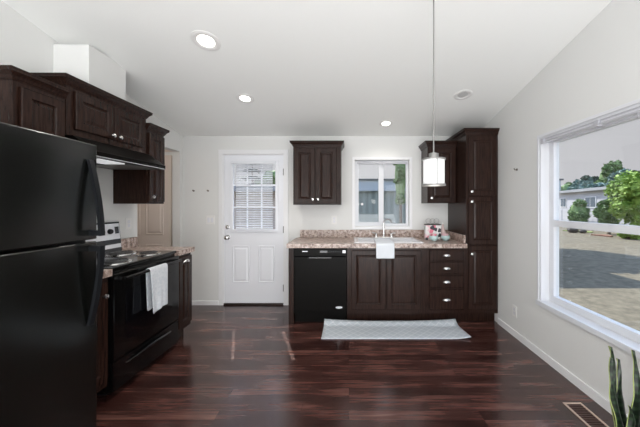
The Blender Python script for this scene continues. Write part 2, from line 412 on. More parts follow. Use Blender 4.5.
MB().box(gx0+.001, gx1-.001, y0+.028, y0+.032, gz0+.001, gz1-.001).build('pane', M['glass'], dr)
bl = thing('door_blind', 'white horizontal mini blind covering the entry door glass', 'window blind', (DX0, YB, 0))
sm = MB(); zz = gz0+.03
a_, b_ = gx0+.054, gx1-.034
while zz < gz1-.03:
    sm.prism([(-.030, zz+.006), (-.007, zz-.004), (-.007, zz-.0022), (-.030, zz+.0078)], 'x', a_, b_); zz += .024
sm.build('slats', M['blindslat'], bl)
MB().box(gx0-.01, gx1+.01, -.036, -.004, gz1-.02, gz1+.02, .003).build('headrail', M['blindslat'], bl)
MB().box(a_, b_, -.028, -.008, gz0+.004, gz0+.018, .003).build('bottom_rail', M['blindslat'], bl)
c = MB()
for xx in (a_+.06, (a_+b_)/2, b_-.06): c.tube([(xx, -.033, gz0+.01), (xx, -.033, gz1)], .0012, 5)
c.build('ladder_cord', M['blindslat'], bl)
# hardware
k = MB(); k.lathe([(.033, 0), (.033, -.006), (.012, -.010), (.012, -.032), (.022, -.036), (.028, -.048), (.026, -.060), (.012, -.068), (0, -.069)], (.058, y0, .915), 24, 'y')
k.build('door_knob', M['chrome'], dr, True)
k = MB(); k.lathe([(.028, 0), (.028, -.010), (.020, -.014), (0, -.014)], (.058, y0, 1.055), 24, 'y'); k.box(.052, .064, y0-.03, y0-.013, 1.035, 1.075, .002)
k.build('deadbolt', M['chrome'], dr, True)
for z in (.23, 1.02, 1.80):
    MB().box(W-.018, W+.004, -.008, .011, z-.045, z+.045, .002).build('hinge', M['pewter'], dr)

# ---------------------------------------------------------------- sink window
wd = thing('window_1', 'white two-pane sliding window above the sink', 'window', (WX0, YB, 0)); wd['kind'] = 'structure'
W1 = WX1-WX0
f = MB(); t = .038
for (a, b_, z0, z1) in ((-t, 0, WZ0-t, WZ1+t), (W1, W1+t, WZ0-t, WZ1+t), (0, W1, WZ0-t, WZ0), (0, W1, WZ1, WZ1+t)): f.box(a, b_, -.014, -.001, z0, z1, .003)
f.build('window_casing', M['trim'], wd)
f = MB(); t = .032
for (a, b_, z0, z1) in ((.001, t, WZ0+.001, WZ1-.001), (W1-t, W1-.001, WZ0+.001, WZ1-.001), (t, W1-t, WZ0+.001, WZ0+t), (t, W1-t, WZ1-t, WZ1-.001), (.34, .395, WZ0+t, WZ1-t)):
    f.box(a, b_, .05, .10, z0, z1, .003)
f.build('window_frame', M['vinyl'], wd)
f = MB(); 
for (a, b_, z0, z1) in ((t, t+.02, WZ0+t, WZ1-t), (.325, .345, WZ0+t, WZ1-t), (t, .34, WZ0+t, WZ0+t+.02), (t, .34, WZ1-t-.02, WZ1-t)): f.box(a, b_, .04, .07, z0, z1, .002)
f.build('sliding_sash', M['vinyl'], wd)
for xx in (.043, .10): MB().lathe([(.018, 0), (.018, -.004), (0, -.006)], (xx, .052, 1.365), 16, 'y').build('sash_latch', M['white'], wd)
MB().box(t+.001, .34, .060, .063, WZ0+t, WZ1-t).build('pane', M['glass'], wd)
MB().box(.39, W1-t-.001, .080, .083, WZ0+t, WZ1-t).build('pane', M['glass'], wd)
tag(MB().box(WX0+.03, WX1-.02, YB+.005, YB+.036, WZ1-.052, WZ1-.028, .003).build('blind_headrail', M['headrail']), 'slim grey raised blind rail across the top of the sink window', 'blind rail')

# ---------------------------------------------------------------- picture window (right wall)
pw = thing('window_2', 'large white picture window with a horizontal mid rail in the right wall', 'window', (XR, 0, 0)); pw['kind'] = 'structure'
f = MB(); q = .02
for (a, b_, z0, z1) in ((RY0, RY0+q, RZ0, RZ1), (RY1-q, RY1, RZ0, RZ1), (RY0+q, RY1-q, RZ1-q, RZ1)): f.box(.001, .128, a, b_, z0, z1)
f.build('jamb', M['vinyl'], pw)
MB().box(-.022, .13, RY0-.015, RY1+.018, RZ0-.024, RZ0+.018, .005).build('window_sill', M['vinyl'], pw)
f = MB()
for (a, b_, z0, z1) in ((RY0-.03, RY0+.004, RZ0+.018, RZ1+.03), (RY1-.004, RY1+.016, RZ0+.018, RZ1+.02), (RY0, RY1, RZ1-.004, RZ1+.02)): f.box(-.010, -.001, a, b_, z0, z1, .003)
f.build('window_casing', M['vinyl'], pw)
f = MB(); u = .055
A, B, C_, D_ = RY0+q, RY1-q, RZ0+.018, RZ1-q
for (a, b_, z0, z1) in ((A, A+u, C_, D_), (B-u, B, C_, D_), (A+u, B-u, C_, C_+u), (A+u, B-u, D_-.04, D_)): f.box(.075, .125, a, b_, z0, z1, .004)
f.box(.070, .126, A+u, B-u, 1.168, 1.222, .004)
f.build('window_frame', M['vinyl'], pw)
MB().box(.098, .102, A+u, B-u, C_+u, 1.170).build('pane', M['glass'], pw)
MB().box(.098, .102, A+u, B-u, 1.221, D_-.039).build('pane', M['glass'], pw)
hr = thing('blind_headrail', 'white and grey blind headrail mounted along the top of the picture window', 'blind rail', (XR, 0, 0))
MB().box(.004, .060, RY0+q+.004, RY1-q-.004, 1.905, 1.934, .002).build('rail', M['clear'], hr)
MB().box(-.006, .0035, RY0+q+.004, RY1-q-.004, 1.900, 1.910, .001).box(-.006, .0035, RY0+q+.004, RY1-q-.004, 1.925, 1.932, .001).build('valance_edge', M['headrail'], hr)
for yy in (2.50, 1.955, 1.3): MB().box(-.012, .02, yy-.02, yy+.02, 1.890, 1.934, .003).build('bracket', M['headrail'], hr)
MB().tube([(.02, 1.70, 1.905), (.02, 1.70, 1.875)], .004, 8).build('wand_hook', M['headrail'], hr)

# ---------------------------------------------------------------- cabinet kit (local: x width, y=0 face plane, +y to wall)
PROF = [(0, 0), (0, -.015), (.004, -.019), (.052, -.019), (.057, -.011), (.064, -.009), (.082, -.016), (.088, -.0165)]
def knob(parent, x, z, y=-.019):
    MB().lathe([(.007, 0), (.006, -.010), (.013, -.014), (.0165, -.021), (.014, -.028), (0, -.031)], (x, y, z), 20, 'y').build('knob', M['chrome'], parent, True)
def cup_pull(parent, x, z, y=-.019, ww=.047):
    p = MB(); nseg = 14; k = 8; rows = []
    for j in range(k+1):
        ph = PI/2*j/k; row = []
        for i in range(nseg+1):
            th = PI*i/nseg
            row.append(p.bm.verts.new((x+math.cos(th)*ww*math.cos(ph*.0)*(1 if True else 1)*(math.cos(ph*.35)), y-.001-.027*math.sin(th)*math.sin(ph+.0)**.8 if ph > 0 else y-.001, z-.012+.030*math.sin(th)*math.cos(ph))))
        rows.append(row)
    for a, b_ in zip(rows, rows[1:]):
        for i in range(nseg): p.face([a[i], a[i+1], b_[i+1], b_[i]])
    bmesh.ops.remove_doubles(p.bm, verts=p.bm.verts[:], dist=.0004)
    o = p.build('cup_pull', M['chrome'], parent, True)
    sd = o.modifiers.new('thick', 'SOLIDIFY'); sd.thickness = .002
    return o
def door(parent, x0, x1, z0, z1, kx=None, kz=None, name='door'):
    d = MB().rings(x0, x1, z0, z1, [(i, y-.001) for i, y in PROF]).build(name, M['wood'], parent)
    if kx is not None: knob(d, kx, kz, -.020)
    return d
def drawer(parent, x0, x1, z0, z1):
    d = MB().rings(x0, x1, z0, z1, [(0, -.001), (0, -.015), (.006, -.020)]).build('drawer', M['wood'], parent)
    cup_pull(d, (x0+x1)/2, (z0+z1)/2, -.020)
    return d
CROWN = [(-.004, 0), (.006, 0), (.010, .010), (.014, .012), (.022, .030), (.040, .046), (.046, .048), (.046, .062), (.050, .064), (.050, .074), (-.004, .074)]
def crown(parent, w_, dpt, z, left=True, right=True, k=1.0):
    path = ([(0, dpt)] if left else [])+[(0, 0), (w_, 0)]+([(w_, dpt)] if right else [])
    MB().sweep(path, [(o*.78 if o > 0 else o, z+.006+h*.9) for o, h in CROWN]).build('crown_moulding', M['wood'], parent)
def body(parent, w_, dpt, z0, z1, toe=None, name='cabinet_box'):
    b_ = MB()
    if toe: b_.box(0, w_, 0, dpt, toe, z1, .0015); b_.box(0, w_, .075, dpt, 0, toe)
    else: b_.box(0, w_, 0, dpt, z0, z1, .0015)
    return b_.build(name, M['wood'], parent)

GU = 'dark espresso wall cabinets'; GB = 'dark espresso base cabinets'
# -- back wall uppers
cb = thing('wall_cabinet', 'double-door dark wood wall cabinet between the entry door and the sink window', 'cabinet', (-.695, 3.551, 0))
body(cb, .595, .303, 1.355, 2.085); crown(cb, .595, .303, 2.075)
door(cb, .018, .272, 1.375, 2.060, .246, 1.425); door(cb, .284, .540, 1.375, 2.060, .310, 1.425)
cb = thing('wall_cabinet', 'single-door dark wood wall cabinet behind the pendant, left of the tall pantry', 'cabinet', (.978, 3.551, 0))
body(cb, .356, .303, 1.375, 2.085); crown(cb, .356, .303, 2.075, True, False)
door(cb, .012, .345, 1.392, 2.060, .044, 1.440)
# -- pantry
YF_ = 3.256
cb = thing('pantry_cabinet', 'tall dark wood pantry cabinet with three stacked doors beside the right wall', 'cabinet', (1.337, YF_, 0))
body(cb, .364, .598, .115, 2.165, toe=.115); crown(cb, .364, .598, 2.150, True, False)
door(cb, .022, .344, 1.462, 2.140, .052, 1.506); door(cb, .022, .344, .905, 1.448, .052, 1.392); door(cb, .022, .344, .165, .890, .052, .800)
# -- base run
cb = thing('base_cabinet', 'dark wood sink cabinet with two raised-panel doors under the white sink', 'cabinet', (-.022, YF_, 0))
b_ = MB(); b_.box(0, .902, 0, .598, .115, .72, .0015).box(0, .902, 0, .012, .7205, .863).box(0, .012, .0125, .598, .7205, .863).box(.89, .902, .0125, .598, .7205, .863).box(0, .902, .075, .598, 0, .115)
b_.build('cabinet_box', M['wood'], cb)
door(cb, .050, .440, .165, .835); door(cb, .452, .842, .165, .835)
cb = thing('base_cabinet', 'dark wood four-drawer cabinet with cup pulls left of the pantry', 'cabinet', (.881, YF_, 0))
body(cb, .455, .598, .115, .863, toe=.115)
for z0, z1 in ((.722, .845), (.570, .702), (.412, .552), (.165, .395)): drawer(cb, .035, .425, z0, z1)
tag(MB().box(-.690, -.632, YF_+.002, YB-.003, 0, .863, .002).build('end_panel', M['wood']), 'dark wood end panel left of the dishwasher', 'panel')
# -- dishwasher
dw = thing('dishwasher', 'black built-in dishwasher between the end panel and the sink cabinet', 'dishwasher', (-.629, YF_, 0))
MB().box(0, .604, .015, .59, .115, .860).build('body', M['blackdw'], dw)
MB().box(.004, .600, -.022, .0145, .150, .765, .006).build('door', M['blackdw'], dw)
cp = MB().box(.004, .600, -.028, .0145, .772, .856, .005).build('control_panel', M['blackdw'], dw)
mk = MB().box(.10, .16, -.0290, -.0282, .822, .832)
mk.build('maker_mark', M['silver'], cp)
for i in range(6): MB().box(.400+i*.024, .414+i*.024, -.0295, -.0282, .815, .833, .0004).build('button', M['rubber'], cp)
MB().box(.30, .385, -.0291, -.0282, .812, .836).build('display', M['glassblk'], cp)
MB().box(.555, .590, -.0295, -.0282, .808, .840).build('latch_light', M['silver'], cp)
MB().box(.17, .43, -.030, -.020, .745, .765, .004).build('door_handle', M['black'], dw)
MB().box(.004, .600, .04, .06, .001, .114).build('kick_panel', M['blackdw'], dw)
bd = MB(); bd.lathe([(.04, -.0245), (.04, -.022)], (0, 0, 0), 28, 'y'); bmesh.ops.scale(bd.bm, vec=(1, 1, .32), verts=bd.bm.verts[:]); bmesh.ops.translate(bd.bm, vec=(.515, 0, .19), verts=bd.bm.verts[:])
bd.build('badge', M['silver'], dw, label='small silver oval badge')

# -- worktop with sink cutout
SX0, SX1, SY0, SY1 = .075, .845, 3.290, 3.770
ct = thing('worktop', 'mottled pinkish-brown laminate worktop along the back wall', 'worktop', (0, 0, 0))
w_ = MB()
for x0, x1, y0_, y1_ in ((-.705, SX0, 3.216, 3.853), (SX1, 1.335, 3.216, 3.853), (SX0, SX1, 3.216, SY0), (SX0, SX1, SY1, 3.853)): w_.box(x0, x1, y0_, y1_, .866, .914)
w_.build('slab', M['counter'], ct)
MB().box(-.66, 1.335, 3.832, 3.853, .9145, 1.018, .003).build('backsplash', M['counter'], ct)
MB().box(1.312, 1.335, 3.262, 3.831, .9145, 1.005, .003).build('side_splash', M['counter'], ct)
# -- sink
sk = thing('sink', 'white double-bowl drop-in sink under the window', 'sink', ((SX0+SX1)/2, (SY0+SY1)/2, .914))
hw_, hd_ = (SX1-SX0)/2, (SY1-SY0)/2
s = MB()
rim = []
xs = [-hw_-.012, -hw_+.03, -.018, .018, hw_-.03, hw_+.012]; ys = [-hd_-.012, -hd_+.03, hd_-.085, hd_+.012]
for i in range(5):
    for j in range(3):
        if j == 1 and i in (1, 3): continue
        s.box(xs[i], xs[i+1], ys[j], ys[j+1], .0006, .011)
s.build('rim', M['sink'], sk)
for a, b_ in ((xs[1], xs[2]), (xs[3], xs[4])):
    s = MB(); y0_, y1_ = ys[1], ys[2]; tt = .006
    s.box(a, a+tt, y0_, y1_, -.165, .0104).box(b_-tt, b_, y0_, y1_, -.165, .0104).box(a, b_, y0_, y0_+tt, -.165, .0103).box(a, b_, y1_-tt, y1_, -.165, .0103).box(a, b_, y0_, y1_, -.171, -.165)
    o = s.build('bowl', M['sink'], sk)
    MB().lathe([(.038, 0), (.038, .003), (.02, .004), (0, .001)], ((a+b_)/2, (y0_+y1_)/2, -.1648), 20).build('drain', M['chrome'], o, True)
# -- faucet
fc = thing('faucet', 'tall gooseneck faucet with two lever handles behind the sink', 'faucet', (.455, 3.735, .9255))
MB().box(-.12, .12, -.026, .026, 0, .012, .005).build('base_plate', M['chrome'], fc)
pts = [(0, 0, .010), (0, 0, .19)]
for i in range(1, 11):
    a = PI*i/10*.93; pts.append(((.055*(1-math.cos(a)))*.80, -(.055*(1-math.cos(a)))*.85*1.2, .19+.055*math.sin(a)))
MB().tube(pts, [.014, .012]+[.0105]*9+[.011], 12).build('spout', M['chrome'], fc, True)
for sx in (-1, 1):
    MB().lathe([(.020, .0115), (.017, .045), (.010, .058), (0, .060)], (sx*.10, 0, 0), 16).tube([(sx*.10, 0, .052), (sx*.125, -.01, .062), (sx*.155, -.02, .066)], [.007, .006, .005], 8).build('lever_handle', M['chrome'], fc, True)
# -- cloth draped over the sink front
def drape(name, path, wdt, x0, mat_, wave=.004, th=.004, seed=1, taper=0):
    """path [(y,z)] of the cloth; width along x"""
    rnd = random.Random(seed); nx = 18; p = MB(); rows = []
    L_ = len(path)
    for j, (y, z) in enumerate(path):
        row = []
        for i in range(nx+1):
            u_ = i/nx; fr_ = j/(L_-1)
            off = wave*fr_*(math.sin(u_*9+seed)+.5*math.sin(u_*21+seed*2+fr_*2))
            row.append(p.bm.verts.new((x0+wdt*(u_+(u_-.5)*taper*fr_), y-abs(off)*.9, z)))
        rows.append(row)
    for a, b_ in zip(rows, rows[1:]):
        for i in range(nx): p.face([a[i], a[i+1], b_[i+1], b_[i]])
    o = p.build(name, mat_, None, True)
    sd = o.modifiers.new('thick', 'SOLIDIFY'); sd.thickness = th; sd.offset = 1
    return o
path = [(3.60, .929), (3.5, .9285), (3.4, .9285), (3.30, .929), (3.262, .928), (3.235, .9195), (3.216, .9175), (3.209, .911), (3.206, .90)]+[(3.204-.0005*i, .885-.0132*i) for i in range(11)]
o = drape('dish_towel', path, .205, .305, M['towel2'], .003, .0035, 3)
tag(o, 'white dish towel draped over the sink front and worktop edge', 'towel')

# -- left run: local frame rotated so fronts face +x
def lthing(name, label, cat, xface, y, group=None): return thing(name, label, cat, (xface, y, 0), PI/2, group)
LF = -1.655                     # base cabinet face
cb = lthing('base_cabinet', 'narrow dark wood base cabinet squeezed between refrigerator and range', 'cabinet', LF, 1.625)
body(cb, .330, .590, .115, .863, toe=.115); door(cb, .02, .31, .165, .835, .270, .745)
cb = lthing('base_cabinet', 'narrow dark wood base cabinet right of the range with a metal pull', 'cabinet', LF, 2.735)
body(cb, .245, .590, .115, .863, toe=.115)
dd = door(cb, .018, .235, .155, .838); cup_pull(dd, .125, .795, -.020, .05)
tag(MB().box(XL+.002, -1.625, 1.620, 1.958, .866, .914, .003).build('worktop', M['counter']), 'short mottled laminate worktop between refrigerator and range', 'worktop')
wk = thing('worktop', 'mottled laminate worktop right of the range with a short backsplash', 'worktop', (0, 0, 0))
MB().box(XL+.002, -1.625, 2.732, 3.005, .866, .914, .003).build('slab', M['counter'], wk)
MB().box(XL+.002, XL+.022, 2.732, 3.005, .9145, 1.018, .002).build('backsplash', M['counter'], wk)

# -- range
rg = lthing('range', 'black electric coil range with a towel over its oven handle', 'kitchen range', -1.665, 1.963)
RW = .762
MB().box(.001, RW-.001, .0, .560, .05, .895, .003).build('body', M['black'], rg)
MB().box(.06, RW-.06, .06, .5, 0, .0495).build('plinth', M['rubber'], rg)
MB().box(0, RW, -.018, .520, .8955, .918, .007).build('cooktop', M['black'], rg)
for bx, by, br_ in ((.19, .12, .098), (.57, .12, .075), (.19, .37, .075), (.57, .37, .098)):
    bn = MB().lathe([(br_+.022, .9185), (br_+.020, .924), (br_+.008, .925), (br_-.004, .9195), (.02, .919), (0, .919)], (bx, by, 0), 36).build('drip_pan', M['chrome'], rg, True)
    sp_ = []; turns = 4 if br_ > .09 else 3
    for i in range(turns*24+1):
        a = 2*PI*i/24; r_ = .018+(br_-.022)*i/(turns*24); sp_.append((bx+r_*math.cos(a), by+r_*math.sin(a), .932))
    MB().tube(sp_, .0052, 6).build('coil_burner', M['coil'], bn, True)
# backguard
MB().prism([(.505, .9185), (.56, .9185), (.56, 1.190), (.535, 1.195)], 'x', 0, RW).build('backguard', M['black'], rg)
def guard_y(z): return .505+(z-.9185)/(1.195-.9185)*.03
def gpanel(x0, x1, z0, z1, t_, name, m_, par):
    return MB().prism([(guard_y(z0)-t_, z0), (guard_y(z0)-.0003, z0), (guard_y(z1)-.0003, z1), (guard_y(z1)-t_, z1)], 'x', x0, x1).build(name, m_, par)
cpn = gpanel(.015, RW-.008, 1.035, 1.180, .003, 'control_fascia', M['silver'], rg)
gpanel(.29, .47, 1.075, 1.155, .005, 'clock_display', M['glassblk'], cpn)
gpanel(.70, .745, 1.085, 1.150, .0048, 'display_strip', M['glassblk'], cpn)
gpanel(.015, RW-.008, .955, .990, .003, 'vent_trim', M['silver'], rg)
for x_ in (.09, .19, .55, .64): MB().lathe([(.024, 0), (.022, -.018), (.018, -.024), (0, -.024)], (x_, guard_y(1.11)-.003, 1.11), 18, 'y').build('control_knob', M['rubber'], cpn, True)
# oven door
od = MB().box(.004, RW-.004, -.040, -.001, .272, .872, .006).build('oven_door', M['black'], rg)
MB().box(.11, RW-.11, -.0425, -.0402, .37, .74, .001).build('oven_window', M['glassblk'], od)
MB().tube([(.05, -.085, .835), (RW-.05, -.085, .835)], .0125, 14).box(.045, .068, -.085, -.0402, .824, .846, .003).box(RW-.068, RW-.045, -.085, -.0402, .824, .846, .003).build('oven_handle', M['black'], od, True)
dw_ = MB().box(.004, RW-.004, -.036, -.001, .055, .258, .006).build('drawer', M['black'], rg)
hp = []
for i in range(17):
    u_ = i/16; hp.append((.12+(RW-.24)*u_, -.036-.022*math.sin(PI*u_)**.6, .200+.018*math.sin(PI*u_)))
MB().tube(hp, [.006+.009*math.sin(PI*i/16) for i in range(17)], 10).build('drawer_handle', M['black'], dw_, True)
# terry towel on the oven handle (world: x=-1.665+.085 -> -1.58)
hx = -1.580; hz = .835
def towel_path(r_, zf, zb):
    pts = [(-r_-.002-.006*(1-i/8), zf+(hz-zf)*i/8) for i in range(8)]
    pts += [(-r_*math.cos(PI*i/8), hz+r_*math.sin(PI*i/8)) for i in range(9)]
    pts += [(r_, hz-(hz-zb)*i/8) for i in range(1, 9)]
    return pts
def hang_towel(x0, wdt, zf, zb, seed):
    p = MB(); nx = 16; rows = []
    P_ = towel_path(.0175, zf, zb)
    for j, (y, z) in enumerate(P_):
        row = []
        fr_ = max(0, (hz-z)/(hz-zf))
        for i in range(nx+1):
            u_ = i/nx
            off = .010*fr_*(math.sin(u_*8+seed)+.5*math.sin(u_*17+seed+fr_)) if y < 0 else 0
            row.append(p.bm.verts.new((x0+wdt*(u_*(1-.10*fr_)+.02*fr_)+(.012*fr_ if y > 0 else 0), y-abs(off), z-(.012*math.sin(u_*5+seed) if j in (0, len(P_)-1) else 0))))
        rows.append(row)
    for a, b_ in zip(rows, rows[1:]):
        for i in range(nx): p.face([a[i], a[i+1], b_[i+1], b_[i]])
    o = p.build('hand_towel', M['towel'], None, True)
    o.location = (hx, 0, 0); o.rotation_euler = (0, 0, PI/2)
    sd = o.modifiers.new('thick', 'SOLIDIFY'); sd.thickness = .006; sd.offset = 0
    ss = o.modifiers.new('sub', 'SUBSURF'); ss.levels = 1; ss.render_levels = 1
    return o
o = hang_towel(2.24, .215, .50, .52, 1.0)
tag(o, 'white terry hand towel folded over the oven door handle', 'towel')

# -- left wall uppers
UF = -1.93; UD = .317
cb = lthing('wall_cabinet', 'single-door dark wood wall cabinet above the refrigerator corner', 'cabinet', UF, 1.635)
cb['label'] = 'dark wood wall cabinet rising beside the refrigerator, nearest the viewer'
body(cb, .302, UD, 1.375, 2.075); crown(cb, .302, UD, 2.065, True, False); door(cb, .030, .282, 1.395, 2.045, .250, 1.44)
cb = lthing('wall_cabinet', 'two-door dark wood wall cabinet above the black range hood', 'cabinet', UF, 1.942)
body(cb, .768, UD, 1.835, 2.180); crown(cb, .768, UD, 2.165)
door(cb, .055, .378, 1.885, 2.150, .350, 1.912); door(cb, .388, .722, 1.885, 2.150, .420, 1.912)
cb = lthing('wall_cabinet', 'tall narrow dark wood wall cabinet at the far end beside the hall opening', 'cabinet', UF, 2.715)
body(cb, .255, UD, 1.365, 2.075); crown(cb, .255, UD, 2.065, False, True); door(cb, .020, .242, 1.385, 2.048, .045, 1.43)
# -- hood
hd = lthing('range_hood', 'black under-cabinet range hood above the range', 'range hood', -1.745, 1.955)
MB().prism([(0, 1.688), (.500, 1.688), (.500, 1.832), (.150, 1.832), (.02, 1.735), (0, 1.725)], 'x', 0, .754).build('canopy', M['blackdw'], hd)
MB().box(.10, .34, .06, .22, 1.680, 1.6878, .002).build('light_lens', M['hoodlens'], hd)
MB().box(.40, .70, .06, .42, 1.684, 1.6878).build('grease_filter', M['pewter'], hd)
MB().box(.005, .749, -.002, -.0002, 1.690, 1.694).build('front_trim', M['silver'], hd)
for x_ in (.60, .65): MB().box(x_, x_+.02, -.006, -.0002, 1.700, 1.712, .001).build('rocker_switch', M['rubber'], hd)

# -- refrigerator
fg = lthing('refrigerator', 'tall black top-freezer refrigerator with curved handles in the left foreground', 'refrigerator', -1.42, .850)
MB().box(.004, .754, .060, .800, .03, 1.680, .008).build('cabinet', M['fridge'], fg)
def fdoor(z0, z1, name):
    p = MB(); nn = 14; A_ = []; B_ = []
    pts = [(.757*i/nn, -.012*math.sin(PI*i/nn)**.7 if 0 < i < nn else 0) for i in range(nn+1)]
    poly = [(x_, y_) for x_, y_ in pts]+[(.757, .055), (0, .055)]
    p.prism(poly, 'z', z0, z1)
    bmesh.ops.remove_doubles(p.bm, verts=p.bm.verts[:], dist=1e-6)
    o = p.build(name, M['fridge'], fg, True)
    bv = o.modifiers.new('bev', 'BEVEL'); bv.width = .006; bv.segments = 2; bv.limit_method = 'ANGLE'; bv.angle_limit = math.radians(50)
    return o
fz = fdoor(1.163, 1.690, 'freezer_door'); fd = fdoor(.060, 1.150, 'refrigerator_door')
MB().box(.01, .747, .02, .30, .0, .0295).build('base_grille', M['rubber'], fg)
def fhandle(z0, z1, par, flip):
    ks = 16; p = MB(); pts = []; rr = []
    for i in range(ks+1):
        u_ = i/ks; z = z0+(z1-z0)*u_
        out_ = -.012-.052*math.sin(PI/2*u_)**.9 if u_ < 1 else -.064
        pts.append((.700+.012*u_, out_, z)); 
    # flat strap: box cross-section swept
    prev = None
    for (x_, y_, z) in pts:
        ring = [p.bm.verts.new((x_-.014, y_-.008, z)), p.bm.verts.new((x_+.014, y_-.008, z)), p.bm.verts.new((x_+.014, y_+.008, z)), p.bm.verts.new((x_-.014, y_+.008, z))]
        if prev:
            for i in range(4): p.face([prev[i], prev[(i+1) % 4], ring[(i+1) % 4], ring[i]])
        else: p.face(ring)
        prev = ring
    p.face(prev[::-1])
    # foot joining the strap to the door at the middle gap
    p.box(.698, .726, -.070, -.004, min(z1, z1+flip*.03), max(z1, z1+flip*.03), .003)
    o = p.build('handle', M['rubber'], par, True)
fhandle(1.600, 1.185, fz, 1); fhandle(.70, 1.130, fd, -1)

# ---------------------------------------------------------------- pendant
pd = thing('pendant_lamp', 'white cylinder pendant lamp on a thin metal rod', 'pendant lamp', (.520, 1.75, 0))
PZ = zc(1.75)
MB().tube([(0, 0, 1.67), (0, 0, PZ-.02)], .0042, 10).build('rod', M['pewter'], pd, True)
MB().lathe([(.06, PZ+.010), (.06, PZ-.022), (.02, PZ-.03), (0, PZ-.03)], (0, 0, 0), 28).build('canopy', M['pewter'], pd, True)
MB().lathe([(.029, 1.638), (.029, 1.669), (.012, 1.674), (0, 1.674)], (0, 0, 0), 24).build('cap', M['pewter'], pd, True)
MB().lathe([(.066, 1.482), (.064, 1.482), (.064, 1.628), (.066, 1.628)], (0, 0, 0), 40).build('shade', M['shade'], pd, True)
MB().lathe([(.030, 1.628), (.071, 1.628), (.071, 1.637), (.030, 1.637)], (0, 0, 0), 40).build('band', M['pewter'], pd, True)
MB().lathe([(.060, 1.470), (.071, 1.470), (.071, 1.4815), (.060, 1.4815)], (0, 0, 0), 40).build('band', M['pewter'], pd, True)
MB().tube([(0, -.069, 1.475), (0, -.069, 1.632)], .0028, 8).build('side_rod', M['pewter'], pd, True)
MB().tube([(0, .069, 1.475), (0, .069, 1.632)], .0028, 8).build('side_rod', M['pewter'], pd, True)
MB().lathe([(.061, 1.4825), (.061, 1.486)], (0, 0, 0), 32).build('diffuser', M['shade'], pd, True)
light('POINT', 'pendant_bulb', (.520, 1.75, 1.43), .6, (1, .95, .88), shadow_soft_size=.05)

# ---------------------------------------------------------------- recessed lights in the sloping ceiling
light('POINT', 'hall_fill', (-2.85, 3.0, 2.1), 3.5, (1, .92, .85), shadow_soft_size=.1)  # unseen warm fill added to brighten the hall
tilt = math.atan(SL)
def can(x_, y_, lit, label, R=.105, ri=.062, en=4):
    z = zc(y_)
    o = thing('recessed_light', label, 'ceiling light', (x_, y_, z), 0, 'recessed ceiling lights')
    o.rotation_euler = (-tilt, 0, 0)
    MB().lathe([(R, .002), (R, -.003), (R-.012, -.008), (ri+.006, -.006), (ri, -.001)], (0, 0, 0), 40).build('trim_ring', M['white'], o, True)
    MB().lathe([(ri, -.0015), (ri*.6, -.0045), (0, -.005)], (0, 0, 0), 32).build('lens', M['lens'] if lit else M['lensoff'], o, True)
    if lit: light('AREA', 'can_lamp', (x_, y_-.004, z-.02), en, (1, .93, .85), (0, -SL*.4, -1), shape='DISK', size=.11, spread=2.3)
can(-1.098, 2.188, True, 'lit recessed ceiling light nearest the viewer, above the range aisle')
can(-1.08, 2.964, True, 'lit recessed ceiling light in front of the entry door', .09, .052)
can(.455, 3.505, True, 'small lit recessed ceiling light above the sink window', .085, .05, 1.6)
can(1.16, 2.90, False, 'unlit recessed ceiling light near the pantry', .09, .05)

# ---------------------------------------------------------------- wall bits
def plate(name, label, cat, loc, rz, wd_, ht, kind):
    o = thing(name, label, cat, loc, rz)
    MB().box(-wd_/2, wd_/2, -.006, -.0005, -ht/2, ht/2, .002).build('plate', M['white'], o)
    if kind == 'outlet':
        for z in (-.020, .020): MB().box(-.015, .015, -.008, -.0062, z-.014, z+.014, .0005).build('socket', M['clear'], o)
    else:
        for x_ in ((-.023, .023) if wd_ > .1 else (0,)): MB().box(x_-.016, x_+.016, -.010, -.0062, -.032, .032, .001).build('rocker', M['clear'], o)
    return o
plate('light_switch', 'white double light switch left of the entry door', 'switch', (-1.872, YB, 1.150), 0, .115, .115, 'switch')
plate('wall_outlet', 'white outlet under the double-door wall cabinet', 'outlet', (-.20, YB, 1.150), 0, .072, .115, 'outlet')
plate('wall_outlet', 'white outlet above the counter right of the range', 'outlet', (XL, 2.905, 1.163), PI/2, .072, .115, 'outlet')
plate('wall_outlet', 'white outlet low on the right wall before the pantry', 'outlet', (XR, 2.93, .262), -PI/2, .072, .115, 'outlet')
def hook(label, loc, rz):
    o = MB().lathe([(.012, 0), (.012, -.004), (0, -.004)], (0, 0, 0), 14, 'y').tube([(0, -.004, 0), (0, -.022, -.004), (0, -.030, .004), (0, -.030, .014)], .004, 8).build('coat_hook', M['brass'], None, True)
    o.location = loc; o.rotation_euler = (0, 0, rz); return tag(o, label, 'hook', 'small wall hooks')
hook('small dark wall hook, left one of the pair by the entry door', (-2.10, YB-.0005, 1.545), 0)
hook('small dark wall hook, right one of the pair by the entry door', (-1.905, YB-.0005, 1.545), 0)
hook('small dark hook on the right wall between pantry and picture window', (XR-.0005, 2.89, 1.712), -PI/2)

